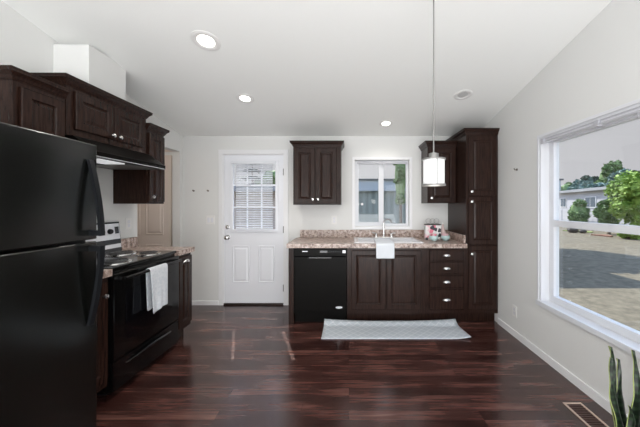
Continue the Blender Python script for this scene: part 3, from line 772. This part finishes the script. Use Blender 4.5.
# ---------------------------------------------------------------- floor pieces
mt = MB(); nx, ny = 40, 14; rows = []
for j in range(ny+1):
    row = []
    for i in range(nx+1):
        u_, v_ = i/nx, j/ny; x_ = -.28+1.49*u_; y_ = 2.868+.378*v_
        z = .052*max(0, (v_-.72)/.28)**2*(.55+.45*abs(2*u_-1)**3)
        if u_ > .9: z += .020*((u_-.9)/.1)**2*(1-v_); x_ += .02*((u_-.9)/.1)*(1-v_)
        row.append(mt.bm.verts.new((x_, y_, z+.0055)))
    rows.append(row)
for a, b_ in zip(rows, rows[1:]):
    for i in range(nx): mt.face([a[i], a[i+1], b_[i+1], b_[i]])
o = mt.build('kitchen_mat', M['mat'], None, True); sd = o.modifiers.new('thick', 'SOLIDIFY'); sd.thickness = .005; sd.offset = 0
tag(o, 'pale blue-grey lattice kitchen mat on the floor in front of the sink', 'mat')
fv = thing('floor_vent', 'pale tan framed floor vent near the picture window', 'floor vent', (1.52, 1.79, .0005))
v = MB(); a_, b_ = .062, .155
v.box(-a_, a_, -b_, -b_+.014, 0, .006, .001).box(-a_, a_, b_-.014, b_, 0, .006, .001).box(-a_, -a_+.013, -b_+.014, b_-.014, 0, .006, .001).box(a_-.013, a_, -b_+.014, b_-.014, 0, .006, .001)
v.build('frame', M['ventf'], fv)
v = MB()
for i in range(15): yy = -b_+.022+i*.0195; v.box(-a_+.013, a_-.013, yy, yy+.012, 0, .003)
v.build('grille', M['ventd'], fv)

# ---------------------------------------------------------------- counter decor
zt = .9145
bx = thing('floral_box', 'small floral printed canister with a dark rim on the worktop beside the pantry', 'canister', (1.055, 3.60, zt))
MB().box(-.095, .095, -.035, .035, 0, .185, .004).build('case', M['floral'], bx)
MB().box(-.098, .098, -.038, .038, .1855, .197, .003).build('lid', M['rock'], bx)
wr = MB()
for kx in (-1, 0, 1):
    cpts = [(.033*math.cos(2*PI*i/16)+kx*.05, 0, .038+.030*math.sin(2*PI*i/16)) for i in range(16)]
    wr.tube(cpts, .0022, 6, True)
wr.tube([(-.085, 0, .004), (.085, 0, .004)], .003, 6)
o = wr.build('wire_ornament', M['wire'], None, True); o.location = (1.055, 3.605, zt+.1978)
tag(o, 'grey wire ornament with three loops standing on the floral canister', 'ornament')
def bowl(label, x_, y_, m_fl, seed):
    b_ = thing('flower_bowl', label, 'flower bowl', (x_, y_, zt), 0, 'mint flower bowls')
    MB().lathe([(.022, 0), (.040, .012), (.052, .038), (.050, .062), (.046, .062), (.047, .038), (0, .030)], (0, 0, 0), 28).build('bowl', M['mint'], b_, True)
    rn = random.Random(seed)
    for k_ in range(6):
        a = k_*1.05; r_ = .026 if k_ else 0
        bl_ = MB()
        for q_ in range(7):
            aa = q_*2*PI/6; rr_ = .009 if q_ else 0
            bl_.blob((r_*math.cos(a)+rr_*math.cos(aa), r_*math.sin(a)+rr_*math.sin(aa), .066+rn.uniform(0, .016)), (.010, .010, .009), 1)
        bl_.build('blossom', m_fl if k_ % 2 else M['palepink'], b_, True)
bowl('mint green bowl of pink blossoms in front of the floral canister', 1.035, 3.475, M['pink'], 1)
bowl('mint green bowl of pale blossoms between floral canister and pantry', 1.185, 3.50, M['palepink'], 2)
bt = thing('bottle', 'slender pale pink bottle behind the right-hand bowl', 'bottle', (1.205, 3.66, zt))
MB().lathe([(.036, 0), (.040, .01), (.038, .08), (.022, .13), (.012, .16), (.012, .19)], (0, 0, 0), 24).build('body', mat('pale_pink_glass', (.78, .60, .58), .2), bt, True)
MB().lathe([(.014, .1905), (.014, .21), (0, .212)], (0, 0, 0), 16).build('cap', M['white'], bt, True)

# ---------------------------------------------------------------- snake plant
pl = thing('snake_plant', 'potted snake plant with yellow-edged upright leaves by the right wall', 'plant', (1.315, 1.30, 0))
MB().lathe([(.085, 0), (.10, .01), (.125, .20), (.13, .215), (.118, .215), (.113, .19), (0, .188)], (0, 0, 0), 36).build('pot', M['pot'], pl, True)
MB().lathe([(.112, .1885), (.112, .195), (0, .197)], (0, 0, 0), 24).build('soil', M['soil'], pl)
def leaf(bx_, by_, tx, ty, h, wd_, ang, tw, ph):
    """base offset, tip offset, tip height, half width"""
    p = MB(); ks = 22; prev = None; sd_ = Vector((math.cos(ang), math.sin(ang), 0))
    for i in range(ks+1):
        u_ = i/ks
        c_ = Vector((bx_+(tx-bx_)*u_**1.3+.010*math.sin(u_*7+ph), by_+(ty-by_)*u_**1.3, .19+(h-.19)*u_))
        ww = wd_*(.55+.45*math.sin(PI*min(1, u_*1.15+.05)))*(1 if u_ < .68 else max(0.02, (1-((u_-.68)/.32)**1.3)))
        a = ang*.5+tw*.7*u_; sd_ = Vector((math.cos(a), math.sin(a), 0)); nd = Vector((-sd_.y, sd_.x, 0))
        wav = .003*math.sin(u_*19+ph)
        row = [p.bm.verts.new(c_+sd_*(ww*k_)+nd*(-.012*(1-k_*k_)+wav*k_)) for k_ in (-1, -.88, -.4, 0, .4, .88, 1)]
        if prev:
            for j in range(6):
                p.mi = 1 if j in (0, 5) else 0; p.face([prev[j], prev[j+1], row[j+1], row[j]])
        prev = row
    o = p.build('leaf', [M['leaf'], M['leafedge']], pl, True)
    s_ = o.modifiers.new('thick', 'SOLIDIFY'); s_.thickness = .003; s_.offset = 0
# px -> offsets at y~1.30: x=(px-349)/285*1.3-1.315
for args in ((-.05, .03, -.115, .02, .648, .020, .3, .5, 0), (-.03, .05, -.100, .04, .690, .017, -.2, .6, 1.7), (.0, .0, -.022, .00, .694, .026, .1, .3, 3),
             (.03, -.03, .028, -.04, .600, .034, -.3, .4, 4), (-.01, -.05, -.035, -.06, .53, .030, .5, .3, 2), (.05, .04, .10, .06, .66, .026, .2, .5, 5),
             (.01, .06, -.010, .10, .60, .024, .2, .4, 1), (-.045, -.01, -.07, -.03, .46, .024, -.4, .3, 2.5), (.06, -.01, .13, -.03, .54, .026, .4, .4, .6), (.02, -.06, .05, -.09, .50, .028, 0, .3, 3.6)):
    leaf(*args)

# ---------------------------------------------------------------- outdoors
GZ = -.60
struct(MB().box(-60, 120, 4.35, 160, GZ-.1, GZ).box(2.0, 120, -30, 4.35, GZ-.1, GZ).build('ground', M['asphalt']), 'sunlit pale gravelled lot outside', 'ground')
g1 = MB().prism([(16.1, 21.5), (16.9, 19.9), (17.5, 20.4), (17.3, 22.0)], 'z', GZ+.001, GZ+.05)
tag(g1.build('lawn', M['grass']), 'strip of lawn along the far side of the lot', 'lawn', kind='stuff')
g1 = MB().prism([(15.6, 18.4), (16.4, 18.2), (16.3, 17.6), (15.9, 17.3)], 'z', GZ+.001, GZ+.07)
tag(g1.build('mulch_bed', M['mulch']), 'reddish mulch bed beside the bright green tree', 'mulch bed', kind='stuff')

# white long building
hb = thing('building', 'long low white building across the lot with a flat pale roof', 'building', (20.3, 22.5, GZ), math.atan2(7.5, 1.9))
H_ = 2.77-GZ; LB = 19.0; OFF = -3.4
MB().box(OFF, LB, -6, 0, 0, H_-.22).build('wall', M['siding'], hb)
# (local +x runs away from the camera; the side facing the lot is local +y)
MB().box(OFF-.3, LB+.3, -6.3, .35, H_-.22, H_+.02, .02).build('roof', M['roof'], hb)
for x_, wd_ in ((2.1, 1.5), (6.9, 1.1)):
    f = MB().box(x_-wd_/2-.07, x_+wd_/2+.07, .001, .05, 1.72, 2.68).build('window', M['trim'], hb)
    MB().box(x_-wd_/2, x_-.03, .051, .06, 1.79, 2.61).box(x_+.03, x_+wd_/2, .051, .06, 1.79, 2.61).build('pane', M['winout'], f)
f = MB().box(8.6, 9.5, .001, .04, .1, 1.5).build('door', M['trim'], hb)
# grey timber fence in front of the building
fn = thing('fence', 'low grey rail fence in front of the white building', 'fence', (19.5, 21.0, GZ), math.atan2(7.5, 1.9))
for i in range(5): MB().box(i*2-.04, i*2+.04, -.04, .04, 0, 1.55).build('post', M['headrail'], fn)
MB().box(-.1, 8.1, .041, .08, 1.42, 1.50).build('rail', M['headrail'], fn)

def leafcloud(mb, c_, r_, n_, size, rnd, flat=False):
    for _ in range(n_):
        d_ = Vector((rnd.gauss(0, 1), rnd.gauss(0, 1), rnd.gauss(0, 1))).normalized()
        k_ = rnd.uniform(.72, 1.06)
        p_ = Vector((c_[0]+d_.x*r_[0]*k_, c_[1]+d_.y*r_[1]*k_, c_[2]+d_.z*r_[2]*k_))
        a = Vector((rnd.gauss(0, 1), rnd.gauss(0, 1), rnd.gauss(0, .6))).normalized(); b = a.cross(Vector((rnd.gauss(0, 1), rnd.gauss(0, 1), rnd.gauss(0, 1)))).normalized()
        s_ = size*rnd.uniform(.6, 1.3)
        mb.face([mb.bm.verts.new(p_-a*s_), mb.bm.verts.new(p_+b*s_*.6), mb.bm.verts.new(p_+a*s_), mb.bm.verts.new(p_-b*s_*.6)])
def tree(name, label, cat, x_, y_, h, rad, m_, seed, base=.3, size=.16, nb=14, nl=170, group=None, z0=GZ, trunk=True, flatten=1.0):
    rnd = random.Random(seed); t_ = thing(name, label, cat, (x_, y_, z0), 0, group)
    c_ = MB(); zb = h*base; hh = (h-zb)/2; zc_ = zb+hh
    c_.blob((0, 0, zc_), (rad*.62, rad*.62, hh*.72), 2, .1)
    for i in range(nb):
        d_ = Vector((rnd.gauss(0, 1), rnd.gauss(0, 1), rnd.gauss(0, 1))).normalized()
        q_ = (d_.x*rad*.62, d_.y*rad*.62, zc_+d_.z*hh*.68); rr_ = rad*rnd.uniform(.30, .42)
        c_.blob(q_, (rr_*.8, rr_*.8, rr_*.7), 1, .12); leafcloud(c_, q_, (rr_, rr_, rr_*.9), nl, size, rnd)
    c_.build('crown', m_, t_)
    if trunk: MB().tube([(0, 0, 0), (.03*rad, 0, zb*.6), (0, .02*rad, zc_)], [.09*rad**.5*1.4, .08*rad**.5, .04], 10).build('trunk', M['bark'], t_)
    return t_
def conifer(label, x_, y_, h, rad, m_, seed, base=.08, tiers=12, per=10, group=None, size=.22, dense=16, name='conifer'):
    rnd = random.Random(seed); t_ = thing(name, label, 'tree', (x_, y_, GZ), 0, group)
    c_ = MB()
    for k_ in range(tiers):
        f_ = k_/tiers; z = h*(base+(1-base)*f_); r_ = rad*(1-f_)**.8+.05*rad
        for j in range(per):
            a = 2*PI*j/per+k_*.7+rnd.uniform(-.25, .25); rl = r_*rnd.uniform(.7, 1.1)
            for q_ in range(dense):
                u_ = (q_+.5)/dense; p_ = Vector((math.cos(a)*rl*u_, math.sin(a)*rl*u_, z-.22*rl*u_*u_+rnd.uniform(-.1, .1)*h/tiers))
                d_ = Vector((math.cos(a+rnd.uniform(-1, 1)), math.sin(a+rnd.uniform(-1, 1)), rnd.uniform(-.4, .3))).normalized()
                e_ = d_.cross(Vector((rnd.uniform(-.5, .5), rnd.uniform(-.5, .5), 1))).normalized(); s_ = size*(1.1-.5*u_)*rnd.uniform(.7, 1.2)
                c_.face([c_.bm.verts.new(p_-d_*s_*.4-e_*s_*.35), c_.bm.verts.new(p_+d_*s_), c_.bm.verts.new(p_-d_*s_*.4+e_*s_*.35)])
    c_.build('crown', m_, t_)
    MB().tube([(0, 0, 0), (0, 0, h*.5), (0, 0, h*.97)], [.035*h**.7, .02*h**.7, .01], 8).build('trunk', M['bark'], t_)
# seen through the picture window
tree('bush', 'round clipped green bush in front of the white building', 'bush', 18.9, 23.5, 2.62, .82, M['midgreen'], 2, base=.05, size=.07, nb=34, nl=150)
tree('tree', 'bright green leafy tree at the right of the picture window view', 'tree', 17.3, 16.6, 4.1, 1.95, M['lightgreen'], 3, base=.16, size=.12, nb=30, nl=260)
tree('tree', 'lower shrubby green tree at the left foot of the largest bright tree', 'tree', 17.5, 19.2, 2.55, .85, M['midgreen'], 9, base=.08, size=.09, nb=18, nl=220)
GT = 'trees behind the white building'
for i, (px, Y, top, rad, lb) in enumerate(((566, 52, 181, 2.2, 'pale green tree row end at the window edge behind the white building'), (575, 59, 183, 2.3, 'pale green rounded tree second from the window edge behind the white building'))):
    X_ = (px-349)/285*Y; tree('tree', lb, 'tree', X_, Y, (205-top)*Y/285+CAM_H-GZ, rad, M['midgreen'], 20+i, base=.25, size=.3, nb=12, nl=120, group=GT)
for i, (px, Y, top, rad, m_, con, lb) in enumerate(((582, 46, 178, 2.0, 'bluegreen', 0, 'blue-green rounded tree left of the darkest narrow tree behind the white building'), (590, 53, 171, 1.7, 'darkgreen', 0, 'darkest narrow tree behind the white building'), (600, 40.5, 177, 1.8, 'bluegreen', 0, 'blue-green rounded tree at the end of the white roof'),
      (610, 47, 157, 2.2, 'midgreen', 0, 'tallest airy tree topping the skyline'), (622, 42, 166, 1.8, 'bluegreen', 0, 'blue-green tree just right of the tallest tree'), (634, 34, 169, 1.7, 'darkgreen', 1, 'dark pointed conifer behind the bright green tree'))):
    X_ = (px-349)/285*Y; h_ = (205-top)*Y/285+CAM_H-GZ
    if con: conifer(lb, X_, Y, h_, rad, M[m_], 40+i, tiers=19, per=14, group=GT, size=.6, dense=8)
    else: tree('tree', lb, 'tree', X_, Y, h_, rad, M[m_], 40+i, base=.2, size=.3, nb=16, nl=130, group=GT)
for i, (x_, y_, r_, lb) in enumerate(((15.85, 20.2, .30, 'larger dark boulder at the lawn edge'), (16.25, 19.8, .2, 'smaller dark boulder beside the larger one'))):
    o = MB().blob((0, 0, r_*.5), (r_*1.2, r_, r_*.7), 2, .1).build('boulder', M['rock']); o.location = (x_, y_, GZ+.02); tag(o, lb, 'rock', 'boulders at the lawn edge')
o = tree('bush', 'low spreading green shrub beside the mulch bed', 'bush', 16.0, 16.3, .6, .6, M['lightgreen'], 12, base=.05, size=.08, nb=10, nl=120)
# tree whose shade falls across the lot
tree('tree', 'large shade tree beside the lot', 'tree', 7.1, 14.6, 7.2, 2.4, M['midgreen'], 5, base=.42, size=.28, nb=22, nl=140)

# seen through the sink window
sh = thing('shed', 'grey-green ribbed metal shed with a blue-grey fascia behind the sink window', 'shed', (-1.0, 9.0, GZ))
MB().box(0, 7.5, 0, 3, 0, 1.79-GZ).build('wall', M['ribbed'], sh)
MB().box(-.1, 7.6, -.12, 3.1, 1.79-GZ+.001, 2.12-GZ, .01).build('fascia', M['shedband'], sh)
MB().box(-.15, 7.65, -.18, 3.15, 2.121-GZ, 2.17-GZ, .01).build('roof', M['shedroof'], sh)
tree('tree', 'slim green tree in front of the shed at the right of the sink window', 'tree', 1.34, 7.4, 3.75, .24, M['midgreen'], 71, base=.45, size=.055, nb=9, nl=90)
# seen through the entry door
nb_ = thing('building', 'tan brick neighbour house behind the entry door blind', 'building', (-7.5, 9.5, GZ))
MB().box(0, 6.0, 0, 4, 0, 1.80-GZ).build('wall', M['tan'], nb_)
MB().box(-.3, 6.2, -.35, 4.3, 1.801-GZ, 2.02-GZ, .02).build('roof', M['roof'], nb_)
conifer('dark conifer above the tan neighbour house, left one', -5.6, 16.5, 4.9, 1.5, M['darkgreen'], 81, tiers=10, per=10, size=.3)
tree('tree', 'dark leafy tree above the tan neighbour house, right one', 'tree', -5.5, 20.5, 5.05, 1.3, M['midgreen'], 82, base=.3, size=.18)
# unseen slab added outside the sink window to block direct sun
aw = MB().prism([(YB+.37, 2.235), (YB+1.5, 2.25), (YB+1.5, 2.28), (YB+.37, 2.29)], 'x', -.75, 1.6)
tag(aw.build('sun_blocker', M['roof']), 'pale slab added outside to keep sun out of the sink window', 'sun blocker')
